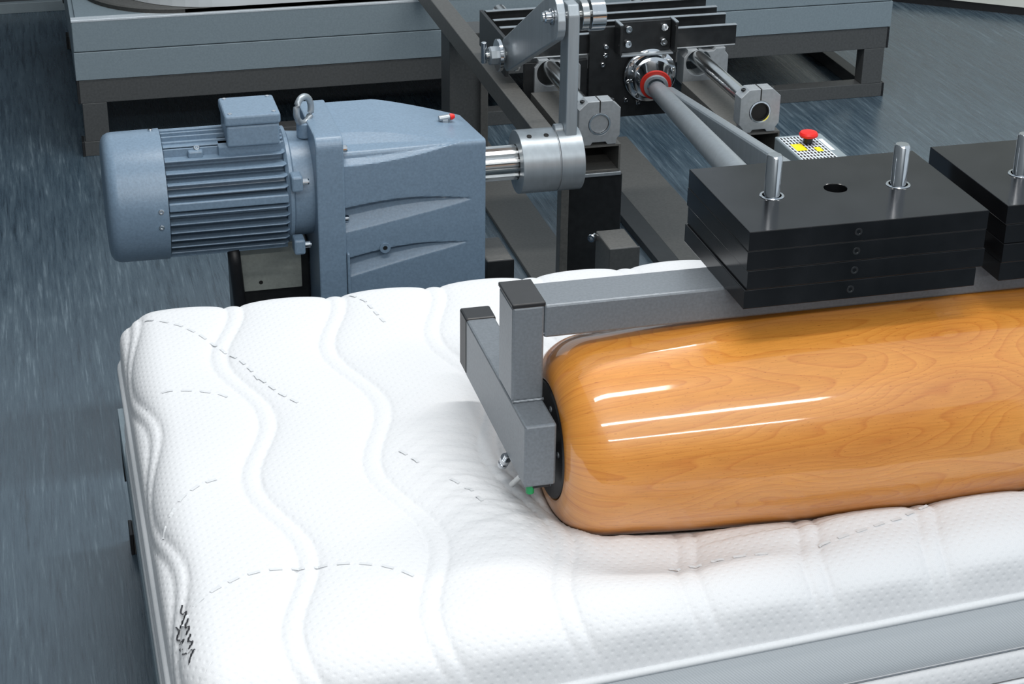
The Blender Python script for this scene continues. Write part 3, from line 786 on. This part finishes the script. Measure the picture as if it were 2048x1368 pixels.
# ---------------------------------------------------------------- linear guides
def octo(cx_, w_, z0, z1, ch=.018, foot=None):
    """outline of a clamp block: chamfered top corners, waisted foot"""
    h = w_/2
    return [(cx_-h+ch, z1),(cx_-h, z1-ch*.9),(cx_-h, z0+.018),(cx_-h+.008, z0+.008),(cx_-h+.008, z0),(cx_-h*.45, z0),(cx_-h*.36, z0+.006),(cx_+h*.36, z0+.006),(cx_+h*.45, z0),(cx_+h-.008, z0),(cx_+h-.008, z0+.008),(cx_+h, z0+.018),(cx_+h, z1-ch*.9),(cx_+h-ch, z1)][::-1]
def guide(x, label):
    g = thing('linear_guide', label, 'guide rail', (x, 3.7, .4535))
    A = M['alu']
    cb = holed('clamp_block', octo(x, .090, .4535, .549), [(x, .499, .0240)], 1, 3.500, 3.536, A, g, .0012)
    box('clamp_slit', (x-.0012, 3.4993, .5245), (x+.0012, 3.5365, .5496), M['hole'], cb, 0)
    for sx in (-.033, .030):
        bolt((x+sx, 3.518, .5425), (0,0,1), .0055, .0045, cb, M['dark'], 'clamp_screw')
    cyl('guide_rod', (x, 3.506, .499), (x, 4.35, .499), .0175, M['rod'], g, .002, 48)
    ringpart('rod_ring', (x, 3.4985, .499), (x, 3.505, .499), .0205, .0238, M['chrome'], g)
    return g
g1 = guide(1.112, 'steel guide rod in a slotted clamp block behind the round hub')
cyl('rod_end', (1.112, 3.503, .499), (1.112, 3.5065, .499), .0202, M['alu'], g1, .001, 32)
g2 = guide(1.467, 'steel guide rod whose open-bored clamp block stands beside the fork bar')
ringpart('bore_lining', (1.467, 3.500, .499), (1.467, 3.5055, .499), .018, .0206, M['hole'], g2)
cyl('rod_bore', (1.467, 3.5045, .499), (1.467, 3.5058, .499), .0196, M['hole'], g2, .0001, 32)

# ---------------------------------------------------------------- sled (carriage)
sl = thing('sled', 'black steel sled with a bolted plate and round flange riding on two rods', 'carriage', (1.3, 3.95, .37))
D = M['dark']
fp = holed('front_plate', [(1.205,.370),(1.412,.370),(1.412,.585),(1.205,.585)], [(1.347,.470,.03)], 1, 3.885, 3.897, D, sl)
box('left_plate', (1.055, 3.895, .42), (1.204, 3.905, .51), D, sl, .001)
ub = box('upper_box', (1.2685, 3.872, .528), (1.3915, 3.884, .598), D, sl, .001)
for x0 in (1.262, 1.3925):
    box('box_wing', (x0, 3.842, .530), (x0+.006, 3.884, .598), D, sl, .001)
    box('box_rim', (x0-.001, 3.842, .5985), (x0+.007, 3.884, .602), AL, sl, .001)
box('box_rim', (1.2695, 3.880, .5985), (1.391, 3.886, .602), AL, sl, .001)
box('box_ledge', (1.270, 3.855, .522), (1.394, 3.884, .5265), AL, sl, .001)
for x, z in ((1.290,.582),(1.375,.582),(1.290,.548),(1.375,.548)):
    bolt((x, 3.872, z), (0,-1,0), .0085, .008, ub)
for x, z in ((1.243,.540),(1.243,.520),(1.237,.498),(1.296,.410),(1.325,.402),(1.395,.41)):
    bolt((x, 3.885, z), (0,-1,0), .0058, .005, fp)
for i, (y, x0) in enumerate(((3.898,1.07),(3.985,1.022),(4.045,1.022),(4.12,1.022))):
    box('sled_bar', (x0, y+.003, .522 if i == 0 else .535), (1.562+(.006 if i else 0), y+.020, .566), D, sl, .001)
    box('bar_highlight', (x0, y, .5665), (1.562+(.006 if i else 0), y+.012, .5685), AL, sl, .0005)  # light strip paints in the gleam on top of each black bar
box('sled_deck', (1.024, 3.925, .522), (1.560, 4.145, .5335), D, sl, .001)
box('sled_side', (1.012, 3.90, .48), (1.0205, 4.145, .566), D, sl, .001)
for x0, x1 in ((1.068,1.204),(1.413,1.560)):
    box('bearing_shelf', (x0, 3.8985, .5190), (x1, 3.96, .5219), M['alu'], sl, .001)
for x in (1.112, 1.467):
    pts = [(a, 2*.46825-b) for a, b in octo(x+.020, .108, .4180, .5185)][::-1]
    holed('bearing_block', pts, [(x+.002, .486, .0303)], 1, 3.888, 3.935, M['alu'], sl, .0012)
# flange and ball joint in front of the plate
fd = (tube_end-R_END).normalized()
f0 = Vector((1.347, 3.884, .470))
flg = lathe('flange', f0, (0,-1,0), [(0,0),(0,.060),(.003,.062),(.012,.062),(.014,.059),(.016,.050),(.030,.048),(.032,.044),(.034,.036),(.034,0)], M['chrome'], sl, 56)
for a in np.linspace(0, 2*PI, 9)[:-1]+.2:
    bolt(f0+Vector((.055*math.cos(a), -.013, .055*math.sin(a))), (0,-1,0), .0052, .005, flg, M['rod'], 'flange_bolt')
j0 = Vector((1.348, 3.848, .472))
lathe('joint_neck', j0, R_END-j0+Vector((0,0,.0)), [(0,0),(0,.043),(.012,.039),(.036,.0365),(.036,0)], M['chrome'], sl, 48)
jd = (R_END-j0).normalized()
ringpart('red_seal', j0+jd*.035, j0+jd*.040, .020, .0355, M['redd'], sl)
ringpart('tube_collar', j0+jd*.0405, j0+jd*.047, .020, .0275, AL, sl)

# ---------------------------------------------------------------- emergency stop box
es = thing('emergency_stop_box', 'grey control box with red mushroom button and striped sticker', 'switch box', (1.555, 3.33, .385))
box('box_body', (1.497, 3.16, .392), (1.602, 3.482, .448), M['skirt'], es, .003)
sg = box('sticker_ground', (1.500, 3.20, .4485), (1.578, 3.470, .4488), M['white'], es, 0)
for i in range(10):
    x = 1.5022+i*.0076
    for j in range(17):
        y = 3.208+j*.0155
        o = box('stripe_block', (x, y, .4489), (x+.0042, y+.0115, .4491), M['black'], sg, 0)
box('yellow_sticker', (1.509, 3.385, .4492), (1.533, 3.425, .4496), M['yellow'], sg, 0)
box('yellow_sticker', (1.550, 3.374, .4492), (1.564, 3.398, .4496), M['yellow'], sg, 0)
box('white_label', (1.580, 3.375, .4485), (1.590, 3.445, .4490), M['white'], es, 0)
cyl('button_stem', (1.549, 3.425, .4495), (1.549, 3.425, .462), .010, M['black'], es)
lathe('mushroom_button', (1.549, 3.425, .462), (0,0,1), [(0,0),(0,.012),(.004,.0195),(.008,.0200),(.012,.0175),(.0145,.011),(.0155,0)], M['red'], es, 40)
box('box_bracket', (1.53, 3.47, .30), (1.59, 3.484, .391), M['dark'], es, .002)

# ---------------------------------------------------------------- mattress on the rear bench
rm = thing('rear_mattress', 'pale mattress with rounded corner lying on the rear bench', 'mattress', (1.4, 5.4, .37))
def roundslab(name, x0, x1, y0, y1, z0, z1, r, mat, parent):
    bm = bmesh.new(); pts = []
    for cx_, cy_, a0 in ((x0+r,y0+r,PI),(x1-.08,y0+.08,1.5*PI),(x1-.08,y1-.08,0),(x0+r,y1-r,.5*PI)):
        q_ = r if cx_ < 1 else .08
        for a in np.linspace(a0, a0+PI/2, 14): pts.append((cx_+q_*math.cos(a), cy_+q_*math.sin(a)))
    R = [[bm.verts.new((x, y, z)) for x, y in pts] for z in (z0, z0+.01, z1-.02)]
    cx_, cy_ = (x0+x1)/2, (y0+y1)/2
    R.append([bm.verts.new((x+(cx_-x)*.02, y+(cy_-y)*.03, z1)) for x, y in pts])
    n = len(pts)
    for A, B in zip(R, R[1:]):
        for i in range(n): bm.faces.new((A[i], A[(i+1)%n], B[(i+1)%n], B[i]))
    bm.faces.new(R[0][::-1]); bm.faces.new(R[-1]); bmesh.ops.recalc_face_normals(bm, faces=bm.faces)
    return newobj(name, bm_mesh(bm), mat, parent, False)
roundslab('felt_mat', .13, 2.40, 4.905, 5.90, .3815, .388, .26, M['frame2'], rm)
roundslab('mattress_body', .20, 2.40, 4.915, 5.90, .389, .56, .30, metal('pale_cover', (206,212,216), .8, 0, .03, 20), rm)
